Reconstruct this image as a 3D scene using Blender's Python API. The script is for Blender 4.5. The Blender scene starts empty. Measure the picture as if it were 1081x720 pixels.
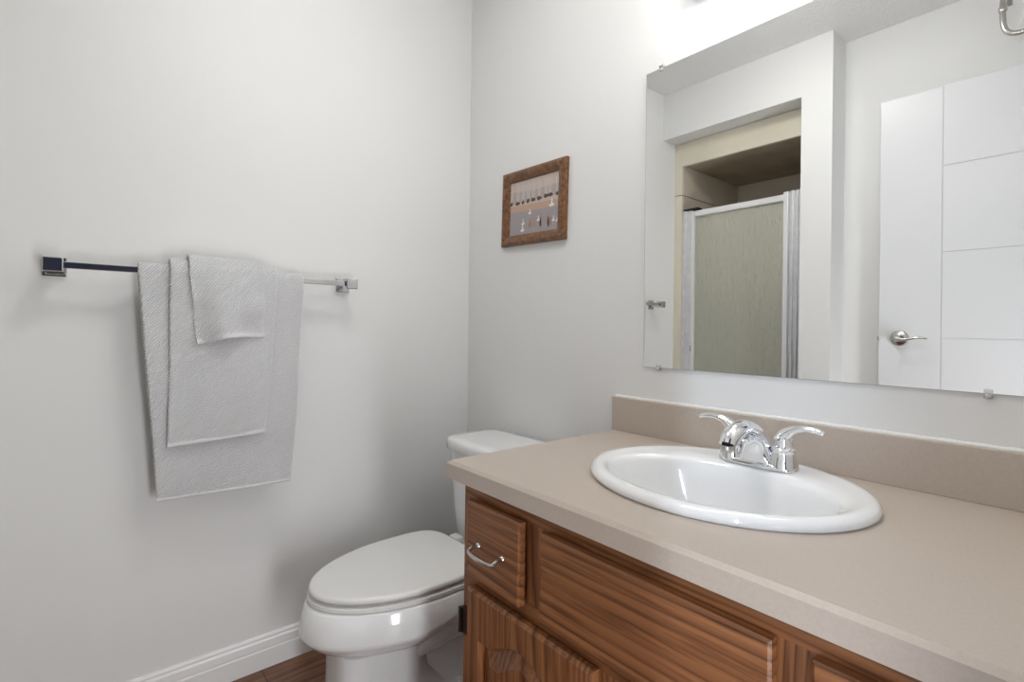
import bpy, bmesh, math, random
from mathutils import Vector, Matrix
C = bpy.context.scene.collection
sc = bpy.context.scene
random.seed(7)
PI = math.pi

# ------------------------------------------------------------------ camera
CAM = Vector((1.681, -1.1675, 1.0458)); YAW = 0.87368; PITCH = 0.00023; ROLL = 0.0117
F_PX = 536.58; SX = 2.30; SY = -13.85
fw = Vector((-math.sin(YAW)*math.cos(PITCH), math.cos(YAW)*math.cos(PITCH), math.sin(PITCH)))
rt = fw.cross(Vector((0, 0, 1))).normalized(); up = rt.cross(fw)
r2 = rt*math.cos(ROLL)+up*math.sin(ROLL); u2 = -rt*math.sin(ROLL)+up*math.cos(ROLL)
cd = bpy.data.cameras.new('camera'); cam = bpy.data.objects.new('camera', cd); C.objects.link(cam)
M4 = Matrix((r2, u2, -fw)).transposed().to_4x4(); M4.translation = CAM
cam.matrix_world = M4
cd.sensor_fit = 'HORIZONTAL'; cd.sensor_width = 36; cd.lens = 36*F_PX/1081
cd.shift_x = -SX/1081; cd.shift_y = SY/1081; cd.clip_start = 0.02
sc.camera = cam

# ------------------------------------------------------------------ light and exposure
sc.view_settings.view_transform = 'Standard'; sc.view_settings.look = 'None'
sc.view_settings.gamma = 1; sc.view_settings.use_curve_mapping = False
sc.view_settings.exposure = 0.42
BULB = 17.0            # emission of each globe bulb of the vanity light
HALL = 15.0            # watts of daylight coming through the doorway
DOME = 19.0            # emission of the added ceiling fill dome
FILL = 9.0            # watts of the added soft fill outside the doorway
WORLD = 0.8
w = bpy.data.worlds.new('world'); sc.world = w; w.use_nodes = True
w.node_tree.nodes['Background'].inputs[0].default_value = (0.92, 0.95, 1.0, 1)
w.node_tree.nodes['Background'].inputs[1].default_value = WORLD
def area(name, loc, target, sx, sy, power, col):
    l = bpy.data.lights.new(name, 'AREA'); l.shape = 'RECTANGLE'; l.size = sx; l.size_y = sy
    l.energy = power; l.color = col
    o = bpy.data.objects.new(name, l); C.objects.link(o); o.location = loc
    o.rotation_euler = (Vector(target)-Vector(loc)).to_track_quat('-Z', 'Y').to_euler()
    return o
area('hall_window_daylight', (2.32, -2.42, 1.35), (1.2, -0.2, 0.95), 0.05, 1.3, HALL, (0.74, 0.85, 1.0))
area('doorway_fill', (2.06, -0.80, 0.55), (0.0, -0.72, 0.40), 0.24, 0.9, FILL, (0.97, 0.985, 1.0))  # added fill to brighten the lower room, not an actual source

# ------------------------------------------------------------------ material helpers
def new_mat(name):
    m = bpy.data.materials.new(name); m.use_nodes = True
    nt = m.node_tree; b = nt.nodes['Principled BSDF']
    return m, nt, b
def N(nt, typ, **kw):
    n = nt.nodes.new(typ)
    for k, v in kw.items(): setattr(n, k, v)
    return n
def noise_bump(nt, b, scale, strength, dist=0.002, detail=3, coord='Object', extra=None):
    tc = N(nt, 'ShaderNodeTexCoord'); no = N(nt, 'ShaderNodeTexNoise')
    no.inputs['Scale'].default_value = scale; no.inputs['Detail'].default_value = detail
    nt.links.new(tc.outputs[coord], no.inputs['Vector'])
    bu = N(nt, 'ShaderNodeBump'); bu.inputs['Strength'].default_value = strength; bu.inputs['Distance'].default_value = dist
    nt.links.new(no.outputs[0], bu.inputs['Height']); nt.links.new(bu.outputs[0], b.inputs['Normal'])
    return no
def simple(name, col, rough=0.5, metal=0.0, bump=None, spec=0.5, coat=0.0):
    m, nt, b = new_mat(name)
    b.inputs['Base Color'].default_value = (*col, 1); b.inputs['Roughness'].default_value = rough
    b.inputs['Metallic'].default_value = metal; b.inputs['Specular IOR Level'].default_value = spec
    b.inputs['Coat Weight'].default_value = coat; b.inputs['Coat Roughness'].default_value = 0.05
    if bump: noise_bump(nt, b, *bump)
    return m
def mottled(name, c1, c2, scale, rough=0.5, metal=0.0, bump=None, lo=0.35, hi=0.65):
    m, nt, b = new_mat(name)
    tc = N(nt, 'ShaderNodeTexCoord'); no = N(nt, 'ShaderNodeTexNoise')
    no.inputs['Scale'].default_value = scale; no.inputs['Detail'].default_value = 5
    nt.links.new(tc.outputs['Object'], no.inputs['Vector'])
    cr = N(nt, 'ShaderNodeValToRGB'); e = cr.color_ramp.elements
    e[0].position = lo; e[0].color = (*c1, 1); e[1].position = hi; e[1].color = (*c2, 1)
    nt.links.new(no.outputs[0], cr.inputs[0]); nt.links.new(cr.outputs[0], b.inputs['Base Color'])
    b.inputs['Roughness'].default_value = rough; b.inputs['Metallic'].default_value = metal
    if bump: noise_bump(nt, b, *bump)
    return m
def oak(name, axis, dark=(0.085, 0.030, 0.012), mid=(0.245, 0.094, 0.034), light=(0.33, 0.138, 0.054), ring=9.0, offset=0.0):
    """axis: 0 grain runs along x, 2 along z"""
    m, nt, b = new_mat(name)
    tc = N(nt, 'ShaderNodeTexCoord'); mp = N(nt, 'ShaderNodeMapping')
    s = [1.0, 1.0, 1.0]; s[axis] = 0.13
    mp.inputs['Scale'].default_value = s; mp.inputs['Location'].default_value = (offset, offset*0.7, offset*1.3)
    nt.links.new(tc.outputs['Object'], mp.inputs['Vector'])
    n0 = N(nt, 'ShaderNodeTexNoise'); n0.inputs['Scale'].default_value = 4.5; n0.inputs['Detail'].default_value = 1.5; n0.inputs['Roughness'].default_value = 0.45
    nt.links.new(mp.outputs[0], n0.inputs['Vector'])
    sp = N(nt, 'ShaderNodeSeparateXYZ'); nt.links.new(mp.outputs[0], sp.inputs[0])
    ma = N(nt, 'ShaderNodeMath', operation='MULTIPLY_ADD'); ma.inputs[1].default_value = 0.3
    nt.links.new(n0.outputs[0], ma.inputs[0]); nt.links.new(sp.outputs[2 if axis == 0 else 0], ma.inputs[2])
    mb_ = N(nt, 'ShaderNodeMath', operation='MULTIPLY'); mb_.inputs[1].default_value = ring*5.5
    nt.links.new(ma.outputs[0], mb_.inputs[0])
    fr_ = N(nt, 'ShaderNodeMath', operation='FRACT'); nt.links.new(mb_.outputs[0], fr_.inputs[0])
    cr = N(nt, 'ShaderNodeValToRGB'); e = cr.color_ramp.elements
    e[0].position = 0.0; e[0].color = (*mid, 1); e[1].position = 1.0; e[1].color = (*mid, 1)
    k = e.new(0.07); k.color = (*dark, 1)
    k = e.new(0.20); k.color = tuple(0.35*p+0.65*q for p, q in zip(dark, mid)) + (1,)
    k = e.new(0.42); k.color = (*mid, 1)
    k = e.new(0.80); k.color = (*light, 1)
    nt.links.new(fr_.outputs[0], cr.inputs[0])
    n3 = N(nt, 'ShaderNodeTexNoise'); n3.inputs['Scale'].default_value = 11.0; n3.inputs['Detail'].default_value = 2
    nt.links.new(mp.outputs[0], n3.inputs['Vector'])
    mr = N(nt, 'ShaderNodeMapRange'); mr.inputs['From Min'].default_value = 0.36; mr.inputs['From Max'].default_value = 0.62
    mr.inputs['To Min'].default_value = 0.42; mr.inputs['To Max'].default_value = 1.0
    nt.links.new(n3.outputs[0], mr.inputs['Value'])
    soft = N(nt, 'ShaderNodeMix', data_type='RGBA'); soft.inputs[6].default_value = (*mid, 1)
    nt.links.new(mr.outputs[0], soft.inputs['Factor']); nt.links.new(cr.outputs[0], soft.inputs[7])
    mp2 = N(nt, 'ShaderNodeMapping'); s2 = [170.0]*3; s2[axis] = 7.0
    mp2.inputs['Scale'].default_value = s2
    nt.links.new(tc.outputs['Object'], mp2.inputs['Vector'])
    no = N(nt, 'ShaderNodeTexNoise'); no.inputs['Scale'].default_value = 1.0; no.inputs['Detail'].default_value = 2
    nt.links.new(mp2.outputs[0], no.inputs['Vector'])
    cr2 = N(nt, 'ShaderNodeValToRGB'); e2 = cr2.color_ramp.elements
    e2[0].position = 0.36; e2[0].color = (0.5, 0.45, 0.42, 1); e2[1].position = 0.52; e2[1].color = (1, 1, 1, 1)
    nt.links.new(no.outputs[0], cr2.inputs[0])
    mx = N(nt, 'ShaderNodeMix', data_type='RGBA', blend_type='MULTIPLY'); mx.inputs['Factor'].default_value = 0.75
    nt.links.new(soft.outputs[2], mx.inputs[6]); nt.links.new(cr2.outputs[0], mx.inputs[7])
    nt.links.new(mx.outputs[2], b.inputs['Base Color'])
    b.inputs['Roughness'].default_value = 0.38
    bu = N(nt, 'ShaderNodeBump'); bu.inputs['Strength'].default_value = 0.12; bu.inputs['Distance'].default_value = 0.001
    nt.links.new(no.outputs[0], bu.inputs['Height']); nt.links.new(bu.outputs[0], b.inputs['Normal'])
    return m
def planks(name):
    m, nt, b = new_mat(name)
    tc = N(nt, 'ShaderNodeTexCoord'); mp = N(nt, 'ShaderNodeMapping'); mp.inputs['Rotation'].default_value = (0, 0, PI/2)
    nt.links.new(tc.outputs['Object'], mp.inputs['Vector'])
    br = N(nt, 'ShaderNodeTexBrick'); br.offset = 0.37
    br.inputs['Scale'].default_value = 1.0; br.inputs['Brick Width'].default_value = 1.2; br.inputs['Row Height'].default_value = 0.125
    br.inputs['Mortar Size'].default_value = 0.0012
    br.inputs['Color1'].default_value = (0.26, 0.12, 0.065, 1); br.inputs['Color2'].default_value = (0.17, 0.072, 0.04, 1)
    br.inputs['Mortar'].default_value = (0.03, 0.013, 0.008, 1)
    nt.links.new(mp.outputs[0], br.inputs['Vector'])
    mp2 = N(nt, 'ShaderNodeMapping'); mp2.inputs['Scale'].default_value = (60, 4, 60)
    nt.links.new(tc.outputs['Object'], mp2.inputs['Vector'])
    no = N(nt, 'ShaderNodeTexNoise'); no.inputs['Scale'].default_value = 1; no.inputs['Detail'].default_value = 4; no.inputs['Distortion'].default_value = 0.6
    nt.links.new(mp2.outputs[0], no.inputs['Vector'])
    cr = N(nt, 'ShaderNodeValToRGB'); e = cr.color_ramp.elements
    e[0].position = 0.34; e[0].color = (0.3, 0.27, 0.26, 1); e[1].position = 0.6; e[1].color = (1, 1, 1, 1)
    nt.links.new(no.outputs[0], cr.inputs[0])
    mx = N(nt, 'ShaderNodeMix', data_type='RGBA', blend_type='MULTIPLY'); mx.inputs['Factor'].default_value = 0.85
    nt.links.new(br.outputs[0], mx.inputs[6]); nt.links.new(cr.outputs[0], mx.inputs[7])
    nt.links.new(mx.outputs[2], b.inputs['Base Color']); b.inputs['Roughness'].default_value = 0.4
    return m
def terry(name):
    m, nt, b = new_mat(name)
    b.inputs['Base Color'].default_value = (0.65, 0.65, 0.665, 1); b.inputs['Roughness'].default_value = 0.95
    b.inputs['Specular IOR Level'].default_value = 0.1; b.inputs['Sheen Weight'].default_value = 0.1
    uv = N(nt, 'ShaderNodeUVMap'); uv.uv_map = 'weave'
    mp = N(nt, 'ShaderNodeMapping'); mp.inputs['Rotation'].default_value = (0, 0, math.radians(-45))
    nt.links.new(uv.outputs[0], mp.inputs['Vector'])
    wv = N(nt, 'ShaderNodeTexWave', wave_type='BANDS', bands_direction='Y', wave_profile='SIN')
    wv.inputs['Scale'].default_value = 58.0; wv.inputs['Distortion'].default_value = 2.6; wv.inputs['Detail'].default_value = 2; wv.inputs['Detail Scale'].default_value = 2.5
    nt.links.new(mp.outputs[0], wv.inputs['Vector'])
    wb = N(nt, 'ShaderNodeTexWave', wave_type='BANDS', bands_direction='X', wave_profile='SIN')
    wb.inputs['Scale'].default_value = 60.0; wb.inputs['Distortion'].default_value = 2.5
    nt.links.new(mp.outputs[0], wb.inputs['Vector'])
    no = N(nt, 'ShaderNodeTexNoise'); no.inputs['Scale'].default_value = 600; no.inputs['Detail'].default_value = 2
    nt.links.new(uv.outputs[0], no.inputs['Vector'])
    a = N(nt, 'ShaderNodeMath', operation='MULTIPLY_ADD'); a.inputs[1].default_value = 0.3
    nt.links.new(wb.outputs['Fac'], a.inputs[0]); nt.links.new(wv.outputs['Fac'], a.inputs[2])
    a2 = N(nt, 'ShaderNodeMath', operation='MULTIPLY_ADD'); a2.inputs[1].default_value = 0.3
    nt.links.new(no.outputs[0], a2.inputs[0]); nt.links.new(a.outputs[0], a2.inputs[2])
    cr = N(nt, 'ShaderNodeValToRGB'); e = cr.color_ramp.elements
    e[0].position = 0.35; e[0].color = (0.58, 0.58, 0.60, 1); e[1].color = (0.76, 0.76, 0.77, 1)
    e[1].position = 1.0
    nt.links.new(a2.outputs[0], cr.inputs[0]); nt.links.new(cr.outputs[0], b.inputs['Base Color'])
    bu = N(nt, 'ShaderNodeBump'); bu.inputs['Strength'].default_value = 0.7; bu.inputs['Distance'].default_value = 0.0026
    nt.links.new(a2.outputs[0], bu.inputs['Height']); nt.links.new(bu.outputs[0], b.inputs['Normal'])
    return m

M = {}
M['paint'] = simple('wall_paint', (0.80, 0.80, 0.795), 0.55, bump=(260.0, 0.06, 0.001, 2), spec=0.35)
M['ceiling'] = simple('ceiling_stipple', (0.87, 0.87, 0.86), 0.9, bump=(95.0, 0.6, 0.012, 4))
M['trim'] = simple('white_trim', (0.86, 0.86, 0.86), 0.28, bump=(40.0, 0.02, 0.001, 2))
M['door'] = simple('door_white', (0.77, 0.78, 0.80), 0.35, bump=(150.0, 0.02, 0.001, 2))
M['floor'] = planks('wood_plank_floor')
M['cream'] = mottled('cream_surround', (0.70, 0.65, 0.53), (0.74, 0.69, 0.57), 3.0, 0.3)
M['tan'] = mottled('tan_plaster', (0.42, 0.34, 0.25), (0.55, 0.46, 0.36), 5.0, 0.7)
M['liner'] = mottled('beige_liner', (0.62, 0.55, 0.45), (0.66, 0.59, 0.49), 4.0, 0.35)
M['alu'] = mottled('brushed_aluminium', (0.72, 0.72, 0.74), (0.80, 0.80, 0.82), 30.0, 0.36, 0.9)
M['alu_white'] = simple('pale_metal', (0.84, 0.84, 0.85), 0.3, 0.35, bump=(60, 0.02, 0.001, 2))
M['black'] = simple('black_rubber', (0.01, 0.01, 0.011), 0.6, bump=(90, 0.05, 0.001, 2))
M['chrome'] = simple('chrome', (0.86, 0.87, 0.89), 0.06, 1.0, bump=(25.0, 0.01, 0.001, 1))
M['bar_chrome'] = simple('bar_chrome', (0.66, 0.66, 0.67), 0.09, 1.0, bump=(25.0, 0.01, 0.001, 1))
M['nickel'] = simple('satin_nickel', (0.58, 0.56, 0.53), 0.24, 1.0, bump=(80.0, 0.02, 0.001, 2))
M['porcelain'] = simple('porcelain', (0.86, 0.865, 0.87), 0.12, bump=(6.0, 0.01, 0.001, 1), coat=0.4)
M['plastic'] = simple('white_seat_plastic', (0.83, 0.825, 0.81), 0.3, bump=(8.0, 0.01, 0.001, 1))
M['caulk'] = simple('white_caulk', (0.83, 0.82, 0.80), 0.5, bump=(120, 0.3, 0.002, 3))
M['laminate'] = mottled('taupe_laminate', (0.495, 0.422, 0.36), (0.525, 0.45, 0.385), 220.0, 0.33, 0.0, (400.0, 0.04, 0.0005, 2))
M['oak_x'] = oak('oak_grain_across', 0)
M['oak_x2'] = oak('oak_coarse_grain_across', 0, ring=7.0, offset=0.31)
M['oak_z'] = oak('oak_grain_upright', 2, offset=0.8)
M['bronze'] = simple('dark_bronze', (0.05, 0.035, 0.025), 0.4, 0.8, bump=(90, 0.05, 0.001, 2))
M['frame'] = mottled('bronzed_wood', (0.075, 0.030, 0.012), (0.27, 0.125, 0.05), 85.0, 0.38, 0.0, (120.0, 0.2, 0.001, 3), 0.3, 0.72)
M['terry'] = terry('grey_towel_weave')
M['hem'] = simple('grey_towel_hem', (0.71, 0.71, 0.725), 0.85, bump=(500.0, 0.2, 0.001, 2), spec=0.1)
def mirror_mat():
    m, nt, b = new_mat('mirror_silver')
    tc = N(nt, 'ShaderNodeTexCoord'); no = N(nt, 'ShaderNodeTexNoise'); no.inputs['Scale'].default_value = 2
    nt.links.new(tc.outputs['Object'], no.inputs['Vector'])
    cr = N(nt, 'ShaderNodeValToRGB'); e = cr.color_ramp.elements
    e[0].color = (0.885, 0.895, 0.89, 1); e[1].color = (0.895, 0.905, 0.90, 1)
    nt.links.new(no.outputs[0], cr.inputs[0]); nt.links.new(cr.outputs[0], b.inputs['Base Color'])
    b.inputs['Metallic'].default_value = 1; b.inputs['Roughness'].default_value = 0.0
    return m
M['mirror'] = mirror_mat()
M['mirror_edge'] = simple('mirror_glass_edge', (0.40, 0.44, 0.43), 0.25, bump=(60, 0.05, 0.001, 2))
def shower_glass():
    m, nt, b = new_mat('rain_glass')
    b.inputs['Base Color'].default_value = (0.84, 0.84, 0.72, 1); b.inputs['Roughness'].default_value = 0.12
    b.inputs['Transmission Weight'].default_value = 0.55; b.inputs['IOR'].default_value = 1.45
    tc = N(nt, 'ShaderNodeTexCoord'); mp = N(nt, 'ShaderNodeMapping'); mp.inputs['Scale'].default_value = (1.3, 1, 0.28)
    nt.links.new(tc.outputs['Object'], mp.inputs['Vector'])
    no = N(nt, 'ShaderNodeTexNoise'); no.inputs['Scale'].default_value = 70; no.inputs['Detail'].default_value = 2; no.inputs['Distortion'].default_value = 0.4
    nt.links.new(mp.outputs[0], no.inputs['Vector'])
    bu = N(nt, 'ShaderNodeBump'); bu.inputs['Strength'].default_value = 0.8; bu.inputs['Distance'].default_value = 0.010
    nt.links.new(no.outputs[0], bu.inputs['Height']); nt.links.new(bu.outputs[0], b.inputs['Normal'])
    return m
M['rain'] = shower_glass()
def clear_plastic():
    m, nt, b = new_mat('clear_plastic')
    b.inputs['Base Color'].default_value = (1, 1, 1, 1); b.inputs['Roughness'].default_value = 0.25
    b.inputs['Transmission Weight'].default_value = 0.65; b.inputs['IOR'].default_value = 1.3
    noise_bump(nt, b, 60, 0.05, 0.001, 2)
    return m
M['clear'] = clear_plastic()
def dome_mat():
    m, nt, b = new_mat('glowing_fill_dome')
    b.inputs['Base Color'].default_value = (0.9, 0.9, 0.88, 1)
    b.inputs['Emission Color'].default_value = (1.0, 0.985, 0.96, 1); b.inputs['Emission Strength'].default_value = DOME
    return m
M['dome'] = dome_mat()
def bulb_mat():
    m, nt, b = new_mat('lit_globe_bulb')
    b.inputs['Base Color'].default_value = (0.9, 0.9, 0.88, 1)
    b.inputs['Emission Color'].default_value = (1.0, 0.98, 0.95, 1); b.inputs['Emission Strength'].default_value = BULB
    return m
M['bulb'] = bulb_mat()

# ------------------------------------------------------------------ mesh helpers
def box(bm, x0, x1, y0, y1, z0, z1, bev=0.0, seg=2):
    vs = [bm.verts.new((x, y, z)) for z in (z0, z1) for y in (y0, y1) for x in (x0, x1)]
    fs = [(0, 2, 3, 1), (4, 5, 7, 6), (0, 1, 5, 4), (2, 6, 7, 3), (0, 4, 6, 2), (1, 3, 7, 5)]
    faces = [bm.faces.new([vs[i] for i in f]) for f in fs]
    if bev > 0:
        es = {e for f in faces for e in f.edges}
        bmesh.ops.bevel(bm, geom=list(es), offset=bev, segments=seg, affect='EDGES', profile=0.5)
def loft(bm, rings, cap0=True, cap1=True, closed=True):
    R = [[bm.verts.new(p) for p in r] for r in rings]; n = len(R[0])
    for a, b in zip(R, R[1:]):
        for i in range(n if closed else n-1):
            j = (i+1) % n
            bm.faces.new((a[i], a[j], b[j], b[i]))
    if cap0: bm.faces.new(list(reversed(R[0])))
    if cap1: bm.faces.new(R[-1])
    return R
def tube(bm, pts, rad, n=12, squash=None):
    """round bar along pts; rad a number or list; squash = (normal factor, binormal factor)"""
    pts = [Vector(p) for p in pts]; rings = []
    if not isinstance(rad, (list, tuple)): rad = [rad]*len(pts)
    prev = None
    for i, p in enumerate(pts):
        t = (pts[min(i+1, len(pts)-1)]-pts[max(i-1, 0)]).normalized()
        if prev is None:
            a = Vector((0, 0, 1)) if abs(t.z) < 0.9 else Vector((0, 1, 0))
            nrm = (a - t*a.dot(t)).normalized()
        else:
            nrm = (prev - t*prev.dot(t)).normalized()
        prev = nrm; bn = t.cross(nrm)
        f = squash if squash else (1, 1)
        if squash and isinstance(squash, list): f = squash[i]
        rings.append([p+nrm*math.cos(2*PI*k/n)*rad[i]*f[0]+bn*math.sin(2*PI*k/n)*rad[i]*f[1] for k in range(n)])
    loft(bm, rings)
def smooth_path(pts, k=6):
    P = [Vector(p) for p in pts]; out = []
    for i in range(len(P)-1):
        p0 = P[max(i-1, 0)]; p1 = P[i]; p2 = P[i+1]; p3 = P[min(i+2, len(P)-1)]
        for j in range(k):
            t = j/k
            out.append(0.5*((2*p1)+(p2-p0)*t+(2*p0-5*p1+4*p2-p3)*t*t+(3*p1-p0-3*p2+p3)*t**3))
    out.append(P[-1]); return out
def lerp_list(vals, n):
    out = []
    for i in range(n):
        t = i/(n-1)*(len(vals)-1); a = min(int(t), len(vals)-2); out.append(vals[a]+(vals[a+1]-vals[a])*(t-a))
    return out
def lathe(bm, prof, cx, cy, cz, n=32, axis='z'):
    rings = []
    for r, h in prof:
        ring = []
        for k in range(n):
            a = 2*PI*k/n; u, v = r*math.cos(a), r*math.sin(a)
            ring.append({'z': (cx+u, cy+v, cz+h), 'y': (cx+u, cy+h, cz-v), 'x': (cx+h, cy+u, cz+v)}[axis])
        rings.append(ring)
    loft(bm, rings)
def superellipse(cx, cy, a, b, z, n=48, e=2.0):
    out = []
    for k in range(n):
        t = 2*PI*k/n; c, s = math.cos(t), math.sin(t)
        out.append((cx+a*math.copysign(abs(c)**(2/e), c), cy+b*math.copysign(abs(s)**(2/e), s), z))
    return out
def obj(name, bm, mat, parent=None, smooth=False, loc=None, angle=35):
    bmesh.ops.recalc_face_normals(bm, faces=bm.faces)
    me = bpy.data.meshes.new(name); bm.to_mesh(me); bm.free()
    mats = mat if isinstance(mat, (list, tuple)) else [mat]
    for m in mats: me.materials.append(m)
    if smooth:
        me.shade_smooth()
        me.set_sharp_from_angle(angle=math.radians(angle))
    o = bpy.data.objects.new(name, me); C.objects.link(o)
    if parent:
        o.parent = parent
        root = parent
        while root.parent: root = root.parent
        if parent is root: off = root.location
        else: off = Vector((0, 0, 0))
        o.matrix_parent_inverse = Matrix.Identity(4)
        if parent is root: me.transform(Matrix.Translation(-root.location))
        else: me.transform(Matrix.Translation(-root.location))
    return o
def thing(name, label, cat, loc=(0, 0, 0), group=None):
    o = bpy.data.objects.new(name, None); C.objects.link(o); o.location = loc; o.empty_display_size = 0.05
    o['label'] = label; o['category'] = cat
    if group: o['group'] = group
    return o
def struct(name, bm, mat, label=None, cat=None, smooth=False):
    o = obj(name, bm, mat, smooth=smooth); o['kind'] = 'structure'
    if label: o['label'] = label
    if cat: o['category'] = cat
    return o
def B(): return bmesh.new()

# ================================================================== ROOM
XR, ZC = 1.80, 2.376
YH, YS, YD = -1.345, -1.462, -1.505      # header front, shower front, wall behind the door
b = B(); box(b, -0.1, 3.2, -3.2, 0.1, -0.06, 0.0); struct('floor', b, M['floor'], 'reddish brown wood plank floor beside the toilet', 'floor')
b = B(); box(b, -0.1, 3.2, -3.2, 0.1, ZC, ZC+0.06); struct('ceiling', b, M['ceiling'], 'white stippled ceiling seen in the mirror', 'ceiling')
b = B(); box(b, -0.1, 0.0, -2.3, 0.1, 0, ZC); struct('wall_left', b, M['paint'], 'pale grey wall behind the towel bar', 'wall')
b = B(); box(b, 0.0, XR+0.1, 0.0, 0.1, 0, ZC); struct('wall_back', b, M['paint'], 'pale grey wall carrying the mirror and the picture', 'wall')
# wall opposite the mirror: header over the shower recess, pier right of it, wall behind the open door
b = B()
box(b, 0.0, 0.73, -1.56, YH, 2.123, ZC)
box(b, 0.73, 0.858, -1.56, YH, 0.0, ZC)
struct('wall_front', b, M['paint'], 'pale grey header and pier framing the shower recess in the mirror', 'wall')
b = B(); box(b, 0.858, XR, -1.60, YD, 0, ZC); struct('wall_behind_door', b, M['paint'], 'pale grey wall behind the open white door in the mirror', 'wall')
# right wall with the doorway beside the hinge
b = B()
box(b, XR, XR+0.1, -0.66, 0.0, 0, ZC)
box(b, XR, XR+0.1, YD, -0.66, 2.06, ZC)
struct('wall_right', b, M['paint'], 'pale grey wall with the doorway at the counter end', 'wall')
b = B()
box(b, XR-0.012, XR+0.112, -0.72, -0.655, 0, 2.09, 0.004)
box(b, XR-0.012, XR+0.112, YD, -0.66, 2.045, 2.10, 0.004)
struct('trim_1', b, M['trim'], 'white casing around the doorway', 'trim')
# added navy panel outside the doorway: trims the daylight, darkens the rail's reflection
M['blocker'] = simple('navy_blocker', (0.012, 0.018, 0.05), 0.6, bump=(200, 0.05, 0.001, 2))
b = B(); box(b, 2.15, 2.25, -1.99, 0.1, 0, ZC); struct('hall_light_blocker', b, M['blocker'], 'added dark navy panel outside the doorway, shaping the daylight', 'wall')
# baseboards
def baseboard(name, pts_fn, label):
    prof = [(0, 0), (0.015, 0), (0.015, 0.055), (0.0125, 0.059), (0.0135, 0.063), (0.0125, 0.082), (0.008, 0.087), (0.0085, 0.093), (0.004, 0.0985), (0, 0.0985)]
    b = B(); loft(b, [[pts_fn(d, h, s) for d, h in prof] for s in (0, 1)])
    struct(name, b, M['trim'], label, 'baseboard')
baseboard('baseboard_left', lambda d, h, s: (d, -1.46 if s == 0 else 0.0, h), 'white moulded baseboard under the towel bar wall')
baseboard('baseboard_back', lambda d, h, s: (0.016 if s == 0 else 0.78, -d, h), 'white moulded baseboard behind the toilet')

# ================================================================== SHOWER (seen in the mirror)
st = thing('shower_stall', 'cream shower stall recessed in the wall, seen in the mirror', 'shower', (0.36, -1.80, 0))
b = B()      # front flange
box(b, 0.0, 0.048, YS-0.02, YS, 0.0, 1.822, 0.002); box(b, 0.0, 0.048, YS-0.02, YS, 1.826, 2.12, 0.002)
box(b, 0.048, 0.69, YS-0.02, YS, 1.989, 2.12, 0.002)
box(b, 0.69, 0.728, YS-0.02, YS, 0.0, 2.12, 0.002)
obj('front_flange', b, M['cream'], st)
b = B(); box(b, 0.03, 0.048, -2.12, YS-0.02, 0.05, 1.822); box(b, 0.03, 0.048, -2.12, YS-0.02, 1.826, 1.996)
box(b, 0.03, 0.71, -2.14, -2.12, 0.05, 1.822); box(b, 0.03, 0.71, -2.14, -2.12, 1.826, 1.996)
box(b, 0.69, 0.71, -2.12, YS-0.02, 0.05, 1.996)
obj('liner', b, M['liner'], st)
b = B(); box(b, 0.03, 0.71, -2.14, YS-0.02, 1.996, 2.02)
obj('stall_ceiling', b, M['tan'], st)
b = B(); box(b, 0.03, 0.71, -2.12, YS-0.02, 0.0, 0.06, 0.004); box(b, 0.048, 0.69, YS-0.09, YS-0.02, 0.06, 0.11, 0.006)
obj('shower_pan', b, M['cream'], st)
sd = thing('shower_door', 'framed shower door with obscure rain glass, reflected in the mirror', 'shower door', (0.36, YS-0.03, 0.11))
yd0, yd1 = YS-0.045, YS-0.018
b = B(); box(b, 0.0485, 0.108, yd0, yd1+0.012, 0.11, 1.728, 0.003); box(b, 0.062, 0.072, yd1+0.012, yd1+0.016, 0.11, 1.728)
obj('wall_jamb', b, M['alu'], sd)
b = B(); box(b, 0.060, 0.150, yd0+0.002, yd1+0.020, 1.728, 1.738, 0.002); obj('jamb_cap', b, M['black'], sd)
b = B(); box(b, 0.108, 0.122, yd0, yd1+0.016, 0.11, 1.722, 0.003); obj('stile', b, M['alu_white'], sd)
b = B(); box(b, 0.606, 0.628, yd0, yd1+0.016, 0.11, 1.732, 0.003); obj('stile', b, M['alu_white'], sd)
b = B(); box(b, 0.122, 0.606, yd0, yd1+0.010, 1.690, 1.722, 0.004); obj('top_rail', b, M['alu_white'], sd)
b = B(); box(b, 0.122, 0.606, yd0, yd1+0.010, 0.115, 0.150, 0.004); obj('bottom_rail', b, M['alu'], sd)
b = B(); box(b, 0.122, 0.606, -1.489, -1.484, 0.150, 1.690); obj('glass_panel', b, M['rain'], sd)
b = B(); box(b, 0.628, 0.6895, yd0, yd1, 0.11, 1.735, 0.002); box(b, 0.640, 0.650, yd1, yd1+0.012, 0.11, 1.735, 0.002)
box(b, 0.664, 0.671, yd1, yd1+0.010, 0.11, 1.735, 0.002); box(b, 0.680, 0.689, yd1, yd1+0.014, 0.11, 1.735, 0.002)
obj('side_channel', b, M['alu'], sd)
b = B(); box(b, 0.1085, 0.1165, yd1+0.016, yd1+0.024, 0.925, 0.957, 0.002); obj('catch', b, M['nickel'], sd)

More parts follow.
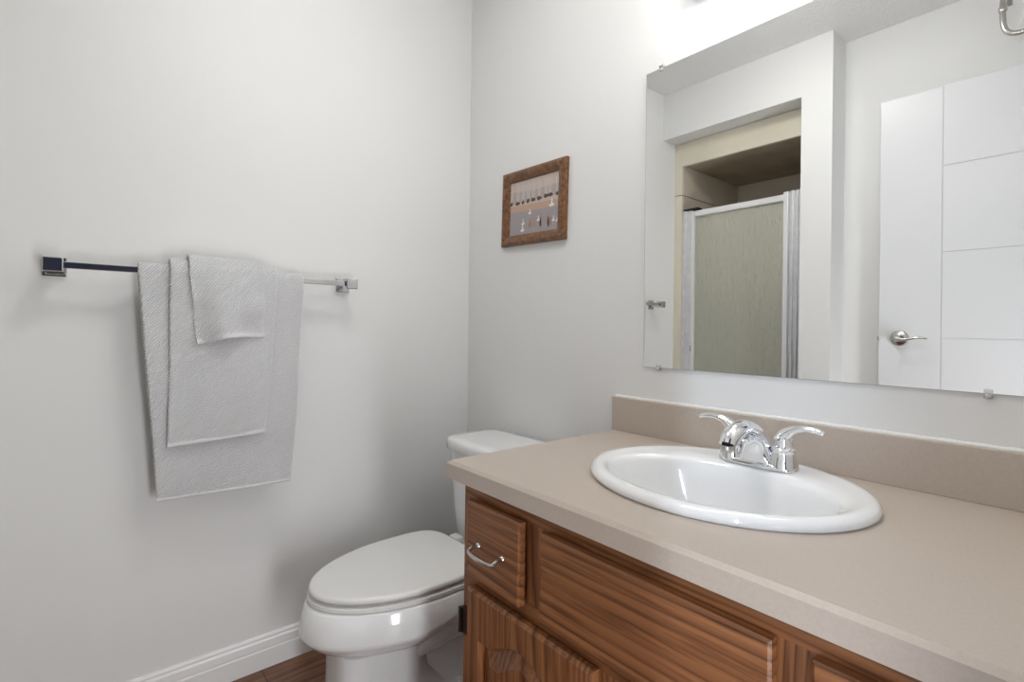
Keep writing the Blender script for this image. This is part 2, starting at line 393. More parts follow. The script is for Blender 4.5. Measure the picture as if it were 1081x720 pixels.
# ================================================================== OPEN DOOR (seen in the mirror)
dx0, dx1, dyf, dyb = 1.012, 1.776, -1.447, -1.482
b = B(); box(b, dx0, dx1, dyb, dyf-0.003, 0.012, 2.030, 0.0015)
zs = [0.012, 0.339, 0.682, 1.025, 1.368, 1.712, 2.030]; g = 0.0010
box(b, dx0, 1.220-g, dyf-0.0031, dyf, 0.012, 2.030, 0.0008)
for z0, z1 in zip(zs, zs[1:]):
    box(b, 1.220+g, dx1, dyf-0.0031, dyf, z0+(g if z0 > 0.1 else 0), z1-(g if z1 < 2 else 0), 0.0008)
door = struct('door_1', b, M['door'], 'open white grooved door reflected in the mirror', 'door')
lv = bpy.data.objects.new('lever_handle', None); C.objects.link(lv); lv.parent = door; lv['label'] = 'satin nickel lever handle'
def sub(name, bm, mat, parent, smooth=True):
    o = obj(name, bm, mat, None, smooth); o.parent = parent; return o
b = B(); lathe(b, [(0.0325, 0), (0.0325, 0.006), (0.029, 0.011), (0.017, 0.014), (0.0135, 0.018), (0.0125, 0.045), (0.010, 0.052)], 1.086, dyf, 1.022, axis='y')
sub('rose', b, M['nickel'], lv)
b = B(); pts = smooth_path([(1.082, dyf+0.046, 1.022), (1.098, dyf+0.052, 1.018), (1.125, dyf+0.054, 1.019), (1.155, dyf+0.053, 1.026), (1.186, dyf+0.050, 1.023)])
tube(b, pts, lerp_list([0.009, 0.0085, 0.0075, 0.0065, 0.005], len(pts)), 12, (0.75, 1.0)); sub('lever', b, M['nickel'], lv)
b = B(); box(b, dx0-0.009, dx0, -1.470, -1.458, 1.012, 1.032, 0.002); sub('latch', b, M['nickel'], door)

# high wall hook above the door
hk = thing('wall_hook', 'curved nickel hook at the top right, high above the door in the mirror', 'hook', (1.395, YD, 2.26))
b = B(); box(b, 1.380, 1.410, YD, YD+0.006, 2.285, 2.355, 0.002); obj('back_plate', b, M['nickel'], hk)
b = B(); pts = smooth_path([(1.395, YD+0.004, 2.330), (1.395, -1.43, 2.315), (1.394, -1.405, 2.265), (1.394, -1.40, 2.21), (1.400, -1.40, 2.160), (1.418, -1.40, 2.137), (1.450, -1.40, 2.130), (1.485, -1.40, 2.145), (1.497, -1.40, 2.18)])
tube(b, pts, 0.0092, 14); obj('hook_arm', b, M['nickel'], hk, True)
b = B(); lathe(b, [(0.0110, 0), (0.0125, 0.004), (0.0125, 0.014), (0.0110, 0.018)], 1.394, -1.401, 2.225); obj('collar', b, M['nickel'], hk, True)

# ================================================================== MIRROR
mi = thing('wall_mirror', 'large frameless mirror above the backsplash', 'mirror', (1.3, 0, 0.944))
mx0, mx1, mz0, mz1, my = 0.8435, 1.782, 0.944, 1.7425, -0.005
b = B(); box(b, mx0, mx1, my+0.0002, -0.0005, mz0, mz1); obj('glass_edge', b, M['mirror_edge'], mi)
b = B(); vs = [b.verts.new(p) for p in ((mx0+0.001, my, mz0+0.001), (mx1, my, mz0+0.001), (mx1, my, mz1-0.001), (mx0+0.001, my, mz1-0.001))]
b.faces.new(vs)
o = obj('reflective_face', b, M['mirror'], mi)
def clip(x, z, s, mat):
    b = B(); box(b, x-0.006, x+0.006, my-0.003, my-0.0005, min(z, z+s*0.008), max(z, z+s*0.008), 0.0012)
    box(b, x-0.006, x+0.006, my-0.003, 0.0, min(z-s*0.008, z-s*0.0005), max(z-s*0.008, z-s*0.0005), 0.001)
    k = obj('mirror_clip', b, mat, mi); k['label'] = 'clear plastic mirror clip'
    b = B(); lathe(b, [(0.0042, 0.0), (0.0042, -0.002), (0.002, -0.0035)], x, my-0.0025, z-s*0.004, 14, 'y')
    obj('screw', b, M['nickel'], k, True)
clip(0.8905, mz1, -1, M['clear']); clip(0.892, mz0, 1, M['clear']); clip(1.538, mz0, 1, M['clear']); clip(1.538, mz1, -1, M['clear'])

# ================================================================== VANITY LIGHT above the mirror (lights the room)
vl = thing('vanity_light', 'chrome vanity light bar with globe bulbs at the top edge', 'light', (1.29, 0, 1.92))
b = B(); box(b, 0.978, 1.608, -0.050, 0.0, 1.886, 1.995, 0.006); obj('light_bar', b, M['chrome'], vl)
for x in (1.05, 1.21, 1.37, 1.53):
    b = B(); lathe(b, [(0.024, 0.0), (0.026, -0.006), (0.020, -0.022), (0.018, -0.026)], x, -0.050, 1.94, 24, 'y')
    s = obj('socket', b, M['chrome'], vl, True)
    b = B(); bmesh.ops.create_uvsphere(b, u_segments=24, v_segments=16, radius=0.040, matrix=Matrix.Translation((x, -0.112, 1.94)))
    obj('bulb', b, M['bulb'], s, True)

# added glowing dome on the ceiling, unseen, to even out the brightness
cl = thing('added_fill_dome', 'added unseen fill dome on the ceiling in front of the vanity', 'light', (0.84, -0.70, ZC))
b = B(); lathe(b, [(0.165, 0.0), (0.165, -0.018), (0.150, -0.022)], 0.84, -0.70, ZC, 48); obj('fill_dome_base', b, M['trim'], cl, True)
b = B(); lathe(b, [(0.148, -0.022), (0.140, -0.045), (0.112, -0.070), (0.065, -0.086), (0.012, -0.092)], 0.84, -0.70, ZC, 48); obj('dome', b, M['dome'], cl, True)

# ================================================================== VANITY
ZT = 0.760; YF = -0.573; XL = 0.7483
YC = -0.548           # face frame plane
SXC, SYC, SA, SB = 1.199, -0.262, 0.252, 0.213
vc = thing('vanity_cabinet', 'oak vanity cabinet under the taupe counter', 'cabinet', (1.29, -0.28, 0))
X0, X1 = 0.785, 1.795
b = B()
box(b, X0, X0+0.016, YC+0.018, -0.002, 0.09, 0.722); box(b, X1-0.016, X1, YC+0.018, -0.002, 0.09, 0.722)
box(b, X0+0.016, X1-0.016, YC+0.018, -0.002, 0.09, 0.106); box(b, X0+0.016, X1-0.016, -0.012, -0.002, 0.106, 0.60)
box(b, X0+0.001, X1, -0.49, -0.475, 0.0, 0.09)
obj('carcass', b, M['oak_z'], vc)
b = B(); box(b, X0, X1, YC, YC+0.018, 0.690, 0.722); box(b, X0, X1, YC, YC+0.018, 0.512, 0.545); box(b, X0, X1, YC, YC+0.018, 0.09, 0.125)
obj('face_rail', b, M['oak_x'], vc)
b = B()
for a, c in ((X0, 0.835), (0.970, 1.050), (1.410, 1.490), (1.625, X1)): box(b, a, c, YC, YC+0.018, 0.545, 0.690)
for a, c in ((X0, 0.835), (1.150, 1.31), (1.64, X1)): box(b, a, c, YC, YC+0.018, 0.125, 0.512)
obj('face_stile', b, M['oak_z'], vc)
YFR = YC-0.022
def slab_front(name, x0, x1, z0, z1, mat):
    b = B(); i1, i2 = 0.005, 0.010
    def rect(i, y): return [(x0+i, y, z0+i), (x1-i, y, z0+i), (x1-i, y, z1-i), (x0+i, y, z1-i)]
    loft(b, [rect(0.004, YC), rect(0.0, YC-0.006), rect(0.0, YFR+0.0035), rect(0.0035, YFR)])
    return obj(name, b, mat, vc)
def bail(x, z, parent):
    b = B(); y0 = YFR
    pts = smooth_path([(x-0.038, y0, z), (x-0.039, y0-0.014, z-0.001), (x-0.034, y0-0.024, z-0.005), (x, y0-0.028, z-0.006), (x+0.034, y0-0.024, z-0.006), (x+0.039, y0-0.014, z-0.001), (x+0.038, y0, z)])
    tube(b, pts, lerp_list([0.0042, 0.0036, 0.0040, 0.0046, 0.0040, 0.0036, 0.0042], len(pts)), 10)
    for s in (-1, 1): lathe(b, [(0.0065, 0.0), (0.006, -0.002), (0.004, -0.004)], x+s*0.038, y0, z, 14, 'y')
    p = obj('drawer_pull', b, M['nickel'], parent, True); p['label'] = 'nickel bow pull'
d1 = slab_front('drawer', 0.824, 0.987, 0.541, 0.693, M['oak_x2']); bail(0.901, 0.612, d1)
slab_front('false_drawer_front', 1.041, 1.428, 0.541, 0.693, M['oak_x2'])
d2 = slab_front('drawer', 1.470, 1.635, 0.541, 0.693, M['oak_x2']); bail(1.552, 0.612, d2)
def arch_pts(x0, x1, z0, zs, zt, inset=0.0, n=20):
    x0 += inset; x1 -= inset; z0 += inset; zs -= inset; zt -= inset
    L = x1-x0; pts = [(x0, z0), (x1, z0), (x1, zs)]
    for i in range(n+1):
        u = 0.88-0.76*i/n
        s = (u-0.12)/0.76
        pts.append((x0+u*L, zs+(zt-zs)*math.sin(PI*s)**1.25))
    pts.append((x0, zs)); return pts
def cathedral_door(x0, x1, hinge_left):
    z0, z1 = 0.10, 0.517; st_ = 0.043
    b = B()
    inner = arch_pts(x0+st_, x1-st_, z0+st_, 0.425, 0.462)
    def ring(pts, y): return [b.verts.new((x, y, z)) for x, z in pts]
    def orect(i): return [(x0+i, z0+i), (x1-i, z0+i), (x1-i, z1-i), (x0+i, z1-i)]
    O3 = ring(orect(0.004), YC); O2 = ring(orect(0), YC-0.007); O1 = ring(orect(0.0), YFR+0.006); O0 = ring(orect(0.006), YFR)
    I0 = ring(inner, YFR); I1 = ring(arch_pts(x0+st_, x1-st_, z0+st_, 0.425, 0.462, 0.004), YFR+0.006); I2 = ring(arch_pts(x0+st_, x1-st_, z0+st_, 0.425, 0.462, 0.004), YC)
    for P, Q in ((O0, O1), (O1, O2), (O2, O3)):
        for i in range(4): b.faces.new((P[i], P[(i+1) % 4], Q[(i+1) % 4], Q[i]))
    for P, Q in ((I0, I1), (I1, I2)):
        n = len(P)
        for i in range(n): b.faces.new((P[i], P[(i+1) % n], Q[(i+1) % n], Q[i]))
    es = []
    for P in (O0, I0):
        for i in range(len(P)): es.append(b.edges.get((P[i], P[(i+1) % len(P)])))
    bmesh.ops.triangle_fill(b, use_beauty=True, edges=es)
    d = obj('cabinet_door', b, M['oak_z'], vc)
    b = B()
    A = lambda i, y: [(x, y, z) for x, z in arch_pts(x0+st_, x1-st_, z0+st_, 0.425, 0.462, i)]
    loft(b, [A(0.004, YC-0.001), A(0.004, YC-0.006), A(0.009, YC-0.006), A(0.034, YC-0.017), A(0.036, YC-0.018)])
    obj('raised_panel', b, M['oak_z'], d)
    hx = x0 if hinge_left else x1; s = -1 if hinge_left else 1
    for zc_ in (0.43, 0.17):
        b = B(); box(b, min(hx, hx+s*0.036), max(hx, hx+s*0.036), YC-0.011, YC, zc_-0.026, zc_+0.026, 0.001)
        tube(b, [(hx+s*0.034, YC-0.012, zc_-0.026), (hx+s*0.034, YC-0.012, zc_+0.026)], 0.004, 10)
        h = obj('hinge', b, M['bronze'], d); h['label'] = 'dark bronze hinge'
cathedral_door(0.823, 1.163, True); cathedral_door(1.298, 1.638, False)

# countertop with sink cut-out and backsplash
ct = thing('countertop', 'taupe laminate countertop with low backsplash', 'countertop', (1.27, -0.29, ZT))
b = B()
XE = XR-0.001; YBK = -0.001; NA = 96
def rect_ray(ang, x0, x1, y0, y1):
    c, s = math.cos(ang), math.sin(ang); ts = []
    if c > 1e-9: ts.append((x1-SXC)/c)
    if c < -1e-9: ts.append((x0-SXC)/c)
    if s > 1e-9: ts.append((y1-SYC)/s)
    if s < -1e-9: ts.append((y0-SYC)/s)
    t = min(ts); return (SXC+t*c, SYC+t*s)
cor = [math.atan2(y-SYC, x-SXC) for x in (XL, XE) for y in (YF, YBK)]
angs = sorted(set([2*PI*k/NA-PI for k in range(NA)]+cor))
hole = [(SXC+(SA-0.022)*math.cos(a), SYC+(SB-0.022)*math.sin(a)) for a in angs]
i = 0.007
top = [rect_ray(a, XL+i, XE, YF+i, YBK) for a in angs]; full = [rect_ray(a, XL, XE, YF, YBK) for a in angs]
R_ = [[(x, y, z) for x, y in P] for P, z in ((hole, ZT-0.037), (hole, ZT), (top, ZT), (full, ZT-0.006), (full, ZT-0.037))]
rings = loft(b, R_, False, False)
n = len(angs)
for k in range(n): b.faces.new((rings[-1][k], rings[-1][(k+1) % n], rings[0][(k+1) % n], rings[0][k]))
obj('slab', b, M['laminate'], ct)
b = B(); box(b, XL, XE, -0.0195, -0.001, ZT, 0.8535, 0.0012); obj('backsplash', b, M['laminate'], ct)
b = B()   # caulk bead along the top of the backsplash, slightly uneven
pts = [(XL+0.002+k*0.0175, -0.004+0.0006*math.sin(k*1.7), 0.8545+0.0006*math.sin(k*2.3)) for k in range(60)]
tube(b, pts, [0.0042+0.0007*random.random() for _ in pts], 8); obj('caulk_bead', b, M['caulk'], ct, True)

# ================================================================== SINK
sk = thing('sink', 'white oval drop-in sink set in the taupe counter', 'sink', (SXC, SYC, ZT))
rg = [(0, 0, SA-0.004, SB-0.004, ZT+0.0003), (0, 0, SA, SB, ZT+0.004), (0, 0, SA-0.0005, SB-0.0005, ZT+0.010), (0, 0, SA-0.006, SB-0.006, ZT+0.0165), (0, 0, SA-0.013, SB-0.013, ZT+0.019), (0, 0, SA-0.022, SB-0.022, ZT+0.0185),
      (0.002, -0.012, SA-0.032, SB-0.042, ZT+0.0165), (0.004, -0.030, SA-0.040, SB-0.061, ZT+0.0145), (0.004, -0.036, SA-0.046, SB-0.068, ZT+0.0105), (0.004, -0.037, SA-0.052, SB-0.073, ZT+0.001),
      (0.004, -0.037, SA-0.062, SB-0.080, ZT-0.025), (0.004, -0.034, SA-0.085, SB-0.095, ZT-0.070), (0.004, -0.028, SA-0.125, SB-0.118, ZT-0.110), (0.004, -0.018, SA-0.175, SB-0.150, ZT-0.134), (0.004, -0.012, 0.024, 0.024, ZT-0.142), (0.004, -0.012, 0.022, 0.022, ZT-0.146)]
b = B(); rr = [superellipse(SXC+dx, SYC+dy, a, c, z, 72) for dx, dy, a, c, z in rg]
rr2 = [superellipse(SXC+dx, SYC+dy, a+0.007 if q > 8 else a-0.03, c+0.007 if q > 8 else c-0.03, z-0.009 if q > 8 else ZT-0.004, 72) for q, (dx, dy, a, c, z) in enumerate(rg)]
outer = [r for q, r in enumerate(rr2) if q >= 11]
loft(b, list(reversed(outer)) + [superellipse(SXC, SYC, SA-0.028, SB-0.028, ZT-0.004, 72)] + rr if False else rr, False, True)
obj('basin', b, M['porcelain'], sk, True, angle=70)
b = B(); lathe(b, [(0.022, 0), (0.022, 0.002), (0.018, 0.004), (0.013, 0.003), (0.012, 0.0)], SXC+0.004, SYC-0.012, ZT-0.1458, 28); obj('drain', b, M['chrome'], sk, True)

# ================================================================== FAUCET
FX, FY, FZ = 1.209, -0.125, ZT+0.0160
fa = thing('faucet', 'chrome two-handle faucet on the back of the white sink', 'faucet', (FX, FY, FZ))
b = B()
loft(b, [superellipse(FX, FY, a, c, z, 64, 3.0) for a, c, z in ((0.0775, 0.027, FZ), (0.0775, 0.027, FZ+0.006), (0.075, 0.0245, FZ+0.009), (0.06, 0.020, FZ+0.0095))])
obj('base_plate', b, M['chrome'], fa, True, angle=50)
# spout: wide skirt sweeping up into an arched nose
path = smooth_path([(0, 0.004, 0.006), (0, 0.002, 0.022), (0, -0.004, 0.040), (0, -0.016, 0.058), (0, -0.036, 0.072), (0, -0.064, 0.079), (0, -0.092, 0.076), (0, -0.113, 0.067), (0, -0.122, 0.055)], 5)
n = len(path)
wx = lerp_list([0.044, 0.035, 0.027, 0.0215, 0.0190, 0.0185, 0.0185, 0.0180, 0.0165], n)
wn = lerp_list([0.027, 0.026, 0.024, 0.021, 0.018, 0.0165, 0.0165, 0.0165, 0.0155], n)
rings = []
for i_, p in enumerate(path):
    t = (path[min(i_+1, n-1)]-path[max(i_-1, 0)]).normalized(); nr = Vector((1, 0, 0)).cross(t).normalized()
    e = 3.4-1.4*min(1, i_/(n*0.5)); ring = []
    for k in range(32):
        a = 2*PI*k/32; c_, s_ = math.cos(a), math.sin(a)
        q = p+Vector((1, 0, 0))*wx[i_]*math.copysign(abs(c_)**(2/e), c_)+nr*wn[i_]*math.copysign(abs(s_)**(2/e), s_)
        ring.append((FX+q.x, FY+q.y, FZ+q.z))
    rings.append(ring)
b = B(); loft(b, rings); obj('spout', b, M['chrome'], fa, True, angle=50)
b = B(); lathe(b, [(0.0120, 0.0), (0.0135, -0.003), (0.0135, -0.008), (0.0125, -0.012), (0.0105, -0.012)], FX, FY-0.122, FZ+0.055, 24); obj('aerator', b, M['nickel'], fa, True)
for s in (-1, 1):
    hx = FX+s*0.051
    b = B(); lathe(b, [(0.0265, 0.004), (0.0255, 0.012), (0.0225, 0.026), (0.0205, 0.033), (0.0215, 0.035), (0.0225, 0.037), (0.0225, 0.041), (0.0205, 0.043), (0.0185, 0.047), (0.0175, 0.056), (0.0150, 0.066), (0.009, 0.072)], hx, FY, FZ, 32)
    h = obj('handle_base', b, M['chrome'], fa, True)
    b = B(); pts = smooth_path([(hx-s*0.006, FY, FZ+0.054), (hx+s*0.004, FY-0.001, FZ+0.068), (hx+s*0.020, FY-0.002, FZ+0.080), (hx+s*0.040, FY-0.003, FZ+0.085), (hx+s*0.062, FY-0.003, FZ+0.0835), (hx+s*0.072, FY-0.003, FZ+0.080)])
    m_ = len(pts); tube(b, pts, lerp_list([0.015, 0.0145, 0.0115, 0.0095, 0.0095, 0.0075], m_), 16, [(f, 1.0) for f in lerp_list([1.0, 0.9, 0.7, 0.6, 0.6, 0.6], m_)])
    obj('lever', b, M['chrome'], h, True, angle=60)
b = B(); lathe(b, [(0.0028, 0.0), (0.0028, 0.030), (0.0055, 0.032), (0.0060, 0.040), (0.004, 0.044)], FX, FY+0.0215, FZ+0.008, 14); obj('drain_rod', b, M['chrome'], fa, True)

# ================================================================== TOILET
TX = 0.378
to = thing('toilet', 'white elongated toilet with closed lid beside the vanity', 'toilet', (TX, -0.36, 0))
def egg(w_, yf, yb, ym, z, n=64, eb=2.6, xc=TX):
    out = []
    for k in range(n):
        t = 2*PI*k/n; c, s = math.cos(t), math.sin(t)      # c>0 towards the front
        if c >= 0:
            e = 1.92; x = w_*math.copysign(abs(s)**(2/e), s); y = ym-(ym-yf)*abs(c)**(2/e)
        else:
            x = w_*math.copysign(abs(s)**(2/eb), s); y = ym+(yb-ym)*abs(c)**(2/eb)
        out.append((xc+x, y, z))
    return out
b = B()
loft(b, [[(x, y, zz+(0.16*max(0, y+0.52) if z < 0.29 else 0)) for x, y, zz in egg(w_, yf, yb, ym, z)] for w_, yf, yb, ym, z in (
    (0.085, -0.62, -0.20, -0.42, 0.170), (0.120, -0.680, -0.20, -0.43, 0.208), (0.145, -0.712, -0.20, -0.44, 0.222), (0.164, -0.734, -0.20, -0.445, 0.240), (0.1820, -0.753, -0.20, -0.45, 0.260), (0.1855, -0.757, -0.20, -0.45, 0.266), (0.1862, -0.758, -0.20, -0.45, 0.274), (0.1840, -0.753, -0.20, -0.45, 0.306), (0.1790, -0.744, -0.20, -0.45, 0.336), (0.1740, -0.738, -0.205, -0.45, 0.342), (0.160, -0.71, -0.21, -0.45, 0.344))])
# pedestal column, foot and trapway
loft(b, [superellipse(TX, yc_, a, c, z, 48, 3.6) for yc_, a, c, z in ((-0.485, 0.112, 0.200, 0.0), (-0.485, 0.110, 0.198, 0.02), (-0.515, 0.098, 0.165, 0.045), (-0.550, 0.094, 0.130, 0.10), (-0.555, 0.094, 0.124, 0.15), (-0.555, 0.098, 0.124, 0.215))])
loft(b, [superellipse(TX, yc_, a, c, z, 40, 3.0) for yc_, a, c, z in ((-0.30, 0.125, 0.215, 0.0), (-0.30, 0.123, 0.212, 0.022), (-0.30, 0.085, 0.19, 0.045), (-0.29, 0.070, 0.18, 0.12), (-0.27, 0.080, 0.17, 0.22), (-0.20, 0.110, 0.165, 0.30), (-0.19, 0.120, 0.165, 0.336))])
for s in (-1, 1):
    pts = smooth_path([(TX+s*0.045, -0.50, 0.150), (TX+s*0.062, -0.43, 0.185), (TX+s*0.066, -0.35, 0.200), (TX+s*0.066, -0.275, 0.175), (TX+s*0.064, -0.235, 0.115), (TX+s*0.062, -0.25, 0.055), (TX+s*0.060, -0.29, 0.03)], 6)
    tube(b, pts, lerp_list([0.03, 0.044, 0.048, 0.048, 0.048, 0.046, 0.042], len(pts)), 20)
bowl = obj('bowl', b, M['porcelain'], to, True, angle=50)
for s in (-1, 1):
    b = B(); lathe(b, [(0.013, 0.0), (0.013, 0.007), (0.010, 0.013), (0.004, 0.015)], TX+s*0.096, -0.345, 0.030, 20); obj('bolt_cap', b, M['plastic'], bowl, True)
b = B(); loft(b, [egg(w_, yf, yb, -0.45, z, eb=4.0) for w_, yf, yb, z in ((0.168, -0.728, -0.262, 0.3445), (0.1765, -0.7375, -0.255, 0.347), (0.1765, -0.7375, -0.255, 0.355), (0.170, -0.731, -0.262, 0.3575))])
obj('seat', b, M['plastic'], to, True)
b = B(); loft(b, [egg(w_, yf, yb, -0.45, z, eb=4.5) for w_, yf, yb, z in ((0.148, -0.706, -0.295, 0.3575), (0.150, -0.708, -0.293, 0.3650), (0.1735, -0.733, -0.278, 0.367), (0.1745, -0.7345, -0.276, 0.371), (0.1735, -0.7335, -0.2768, 0.377), (0.1705, -0.7305, -0.2795, 0.3795), (0.166, -0.726, -0.284, 0.3803), (0.14, -0.70, -0.31, 0.3805))])
obj('seat_lid', b, M['plastic'], to, True, angle=60)
for s in (-1, 1):
    b = B(); box(b, TX+s*0.075-0.022, TX+s*0.075+0.022, -0.262, -0.232, 0.344, 0.372, 0.006, 3); obj('seat_hinge', b, M['plastic'], to, True)
b = B(); loft(b, [superellipse(TX, yc_, a, c, z, 56, 6.0) for yc_, a, c, z in ((-0.122, 0.150, 0.080, 0.336), (-0.122, 0.160, 0.088, 0.345), (-0.122, 0.172, 0.092, 0.42), (-0.122, 0.186, 0.096, 0.54), (-0.122, 0.190, 0.098, 0.640))])
obj('tank', b, M['porcelain'], to, True, angle=50)
b = B()
def lid_ring(i, z):
    out = []
    for x, y, zz in superellipse(TX+0.008, -0.130, 0.184-i, 0.112-i, z, 64, 7.0):
        if y < -0.13: y -= 0.020*(1-((x-TX-0.008)/0.184)**2)
        out.append((x, y, z))
    return out
loft(b, [lid_ring(0.008, 0.640), lid_ring(0.0, 0.645), lid_ring(0.0, 0.668), lid_ring(0.004, 0.676), lid_ring(0.014, 0.680), lid_ring(0.04, 0.681)])
obj('tank_lid', b, M['porcelain'], to, True, angle=60)

# ================================================================== TOWEL BAR AND TOWELS
RX, RZ = 0.070, 1.1825
tb = thing('towel_bar', 'square chrome towel bar across the left wall', 'towel bar', (RX, -0.87, RZ))
b = B(); box(b, RX-0.0078, RX+0.0078, -1.216, -0.528, RZ-0.0078, RZ+0.0078, 0.0012); obj('rail', b, M['bar_chrome'], tb)
for yc_, s in ((-1.233, -1), (-0.516, 1)):
    b = B()
    box(b, RX-0.016, RX+0.017, yc_-0.019, yc_+0.019, RZ-0.017, RZ+0.017, 0.0025, 2)
    p = obj('bracket', b, M['bar_chrome'], tb)
    b = B(); box(b, 0.009, RX-0.016, yc_-0.011, yc_+0.011, RZ-0.012, RZ+0.012, 0.002); obj('post', b, M['bar_chrome'], p)
    b = B(); box(b, 0.0, 0.009, yc_-0.023, yc_+0.023, RZ-0.024, RZ+0.024, 0.002); obj('wall_plate', b, M['bar_chrome'], p)

def towel(name, label, cat, r, th, top, bot, zf, zb, wob, seed, hem_h=0.014, curl=None):
    """draped over the rail; top/bot = (y0, y1) at the rail and at the hem, zf = hem height at y0, y1"""
    rnd = random.Random(seed); ph = [rnd.uniform(0, 6.28) for _ in range(6)]
    NV, NU = 46, 40
    Lf = RZ-(zf[0]+zf[1])/2; Lb = RZ-zb; La = PI*r; LT = Lf+Lb+La
    def P(s, t):
        y = None; d = s*LT
        zfront = zf[0]+(zf[1]-zf[0])*t+(curl(t) if curl else 0)
        if d < Lb:
            f = (Lb-d)/Lb; x, z = RX-r, RZ-f*Lb; ff = f*Lb/Lf; out = 0
        elif d < Lb+La:
            a = (d-Lb)/r; x, z = RX-r*math.cos(a), RZ+r*math.sin(a); ff = 0; out = 0
        else:
            f = (d-Lb-La)/Lf; x, z = RX+r, RZ-f*(RZ-zfront); ff = f; out = f
        y = top[0]+(top[1]-top[0])*t+ff*((bot[0]-top[0])+((bot[1]-top[1])-(bot[0]-top[0]))*t)
        y += 0.0016*math.sin(ff*9+ph[0])*ff
        if out > 0:
            x += wob*min(1, out*2)*(math.sin(t*5.2+ph[1]+out*0.8)*0.6+math.sin(t*10.5+ph[2]-out*1.7)*0.25+0.45)
            x += 0.0025*math.sin(out*7+ph[3])*out
            x += 0.0022*(math.sin(out*11+t*4+ph[4])+math.sin(out*5-t*9+ph[5]))*min(1, out*3)
        return Vector((x, y, z))
    b = B(); uvl = b.loops.layers.uv.new('weave')
    V = []; par = {}
    ss = []
    for i_ in range(NV+1):
        ss.append(i_/NV)
    # refine the bend over the rail
    ss = sorted(set(ss+[(Lb+La*k/10)/LT for k in range(11)]))
    for s in ss:
        row = []
        for j in range(NU+1):
            t = j/NU; v = b.verts.new(P(s, t)); par[v] = (t*(top[1]-top[0]), -s*LT); row.append(v)
        V.append(row)
    for i_ in range(len(ss)-1):
        for j in range(NU):
            f = b.faces.new((V[i_][j], V[i_][j+1], V[i_+1][j+1], V[i_+1][j]))
            for l in f.loops: l[uvl].uv = par[l.vert]
    me = bpy.data.meshes.new(name); b.to_mesh(me); b.free(); me.materials.append(M['terry']); me.shade_smooth()
    o = bpy.data.objects.new(name, me); C.objects.link(o)
    so = o.modifiers.new('thickness', 'SOLIDIFY'); so.thickness = th; so.offset = 0
    be = o.modifiers.new('soft_edge', 'BEVEL'); be.width = th*0.42; be.segments = 3; be.limit_method = 'ANGLE'; be.angle_limit = math.radians(50)
    o['label'] = label; o['category'] = cat
    # stitched hem band along the front lower edge
    b = B(); rings = []
    for j in range(NU+1):
        p = P(1.0, j/NU); hh = hem_h; k = th*0.5+0.0004
        rings.append([(p.x+k*cx_, p.y, p.z+cz_) for cx_, cz_ in ((-0.9, -0.001), (-0.3, -0.003), (0.3, -0.003), (0.9, -0.001), (1.02, 0.002), (1.02, hh-0.002), (0.9, hh), (-0.9, hh), (-1.05, hh-0.003), (-1.05, 0.003))])
    loft(b, rings); h = obj('hem', b, M['hem'], None, True); h.parent = o
    return o
towel('bath_towel', 'largest grey towel, hanging lowest behind the other two', 'towel', 0.0160, 0.0100, (-1.073, -0.667), (-1.028, -0.698), (0.588, 0.584), 0.66, 0.008, 3, 0.007)
towel('hand_towel', 'middle-sized grey towel, over the largest and behind the smallest', 'towel', 0.0315, 0.0125, (-1.007, -0.747), (-1.008, -0.776), (0.728, 0.742), 0.80, 0.013, 11, 0.011)
towel('washcloth', 'smallest grey towel, folded in front at the top', 'towel', 0.0450, 0.0105, (-0.966, -0.787), (-0.948, -0.786), (0.995, 1.014), 1.03, 0.019, 5, 0.010,
      curl=lambda t: 0.008*math.sin(t*PI)**2)

# ================================================================== PICTURE
pf = thing('framed_picture', 'small brown-framed landscape picture on the wall above the toilet', 'picture', (0.388, 0, 1.466))
PW, PH = 0.320, 0.262
def frame_rect(i, y): return [(0.388-PW/2+i, y, 1.466-PH/2+i), (0.388+PW/2-i, y, 1.466-PH/2+i), (0.388+PW/2-i, y, 1.466+PH/2-i), (0.388-PW/2+i, y, 1.466+PH/2-i)]
b = B(); rings = loft(b, [frame_rect(0.0, -0.001), frame_rect(0.0, -0.014), frame_rect(0.004, -0.018), frame_rect(0.012, -0.0205), frame_rect(0.022, -0.018), frame_rect(0.031, -0.013), frame_rect(0.034, -0.012), frame_rect(0.037, -0.008), frame_rect(0.037, -0.001)], False, False)
fr = obj('frame', b, M['frame'], pf)
P_ = lambda n_, c: simple(n_, c, 0.75, bump=(300, 0.05, 0.0005, 2))
pm = [P_('print_sky', (0.55, 0.46, 0.41)), P_('print_trunks', (0.62, 0.58, 0.55)), P_('print_bushes', (0.10, 0.075, 0.06)), P_('print_bank', (0.52, 0.35, 0.26)), P_('print_water', (0.36, 0.33, 0.34)), P_('print_reeds', (0.42, 0.29, 0.24)), P_('print_birds', (0.80, 0.76, 0.72)), P_('print_haze', (0.44, 0.37, 0.35))]
b = B()
ix0, ix1, iz0, iz1 = 0.388-PW/2+0.036, 0.388+PW/2-0.036, 1.466-PH/2+0.036, 1.466+PH/2-0.036
def poly(pts, mi_, y):
    f = b.faces.new([b.verts.new((ix0+u*(ix1-ix0), y, iz0+v*(iz1-iz0))) for u, v in pts]); f.material_index = mi_
y0 = -0.0060
poly([(0, 0.55), (1, 0.52), (1, 1), (0, 1)], 0, y0); poly([(0, 0), (1, 0), (1, 0.40), (0, 0.44)], 4, y0)
poly([(0, 0.44), (1, 0.40), (1, 0.52), (0, 0.55)], 3, y0); poly([(0, 0.60), (1, 0.60), (1, 0.80), (0.5, 0.77), (0, 0.82)], 7, y0-0.0001)
rnd = random.Random(4)
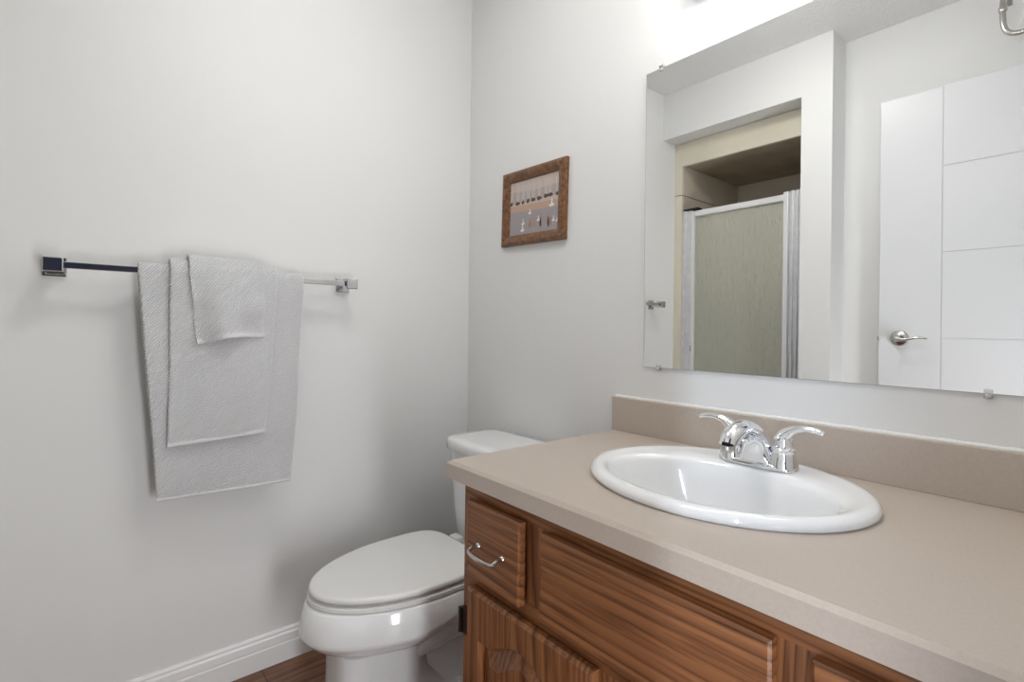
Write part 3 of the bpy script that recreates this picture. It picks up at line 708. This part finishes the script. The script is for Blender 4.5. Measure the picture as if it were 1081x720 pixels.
for k in range(9):                       # bare trees with pale trunks and a dark clump at the foot
    u = 0.04+k*0.115+rnd.uniform(-0.02, 0.02); w_ = rnd.uniform(0.03, 0.055); h0 = 0.60+rnd.uniform(-0.01, 0.02)
    for q in (-1, 0, 1):
        poly([(u+q*0.012-0.004, h0), (u+q*0.012+0.004, h0), (u+q*0.035+0.006, 0.97-abs(q)*0.06), (u+q*0.035-0.005, 0.97-abs(q)*0.06)], 1, y0-0.0002)
    poly([(u+w_*math.cos(2*PI*i_/10)*(0.85+0.3*rnd.random()), h0+0.035*math.sin(2*PI*i_/10)*(0.8+0.5*rnd.random())) for i_ in range(10)], 2, y0-0.0003)
for k in range(15):                      # reeds at the lower right
    u = 0.38+rnd.random()*0.55; v = 0.06+rnd.random()*0.10
    poly([(u-0.02, v), (u+0.02, v), (u+0.01, v+0.16+0.06*rnd.random()), (u-0.006, v+0.13)], 5, y0-0.0002)
for u, v, s_ in ((0.86, 0.44, 1.5), (0.43, 0.37, 1.0), (0.29, 0.20, 1.1), (0.28, 0.08, 1.3), (0.61, 0.22, 1.0), (0.90, 0.17, 1.0), (0.97, 0.15, 0.8)):   # white wading birds
    poly([(u-0.035*s_, v), (u-0.01*s_, v-0.022*s_), (u+0.03*s_, v-0.012*s_), (u+0.038*s_, v+0.01*s_), (u+0.015*s_, v+0.018*s_), (u+0.012*s_, v+0.075*s_), (u, v+0.08*s_), (u-0.004*s_, v+0.02*s_)], 6, y0-0.0004)
for f in b.faces:
    f.normal_update()
    if f.normal.y > 0: f.normal_flip()
me = bpy.data.meshes.new('print'); b.to_mesh(me); b.free()
for m in pm: me.materials.append(m)
me.transform(Matrix.Translation(-pf.location)); o = bpy.data.objects.new('print', me); C.objects.link(o); o.parent = pf
b = B(); box(b, 0.388-PW/2+0.03, 0.388+PW/2-0.03, -0.0055, -0.001, 1.466-PH/2+0.03, 1.466+PH/2-0.03); obj('backing_board', b, M['frame'], pf)
pf.rotation_euler = (0, math.radians(1.5), 0)
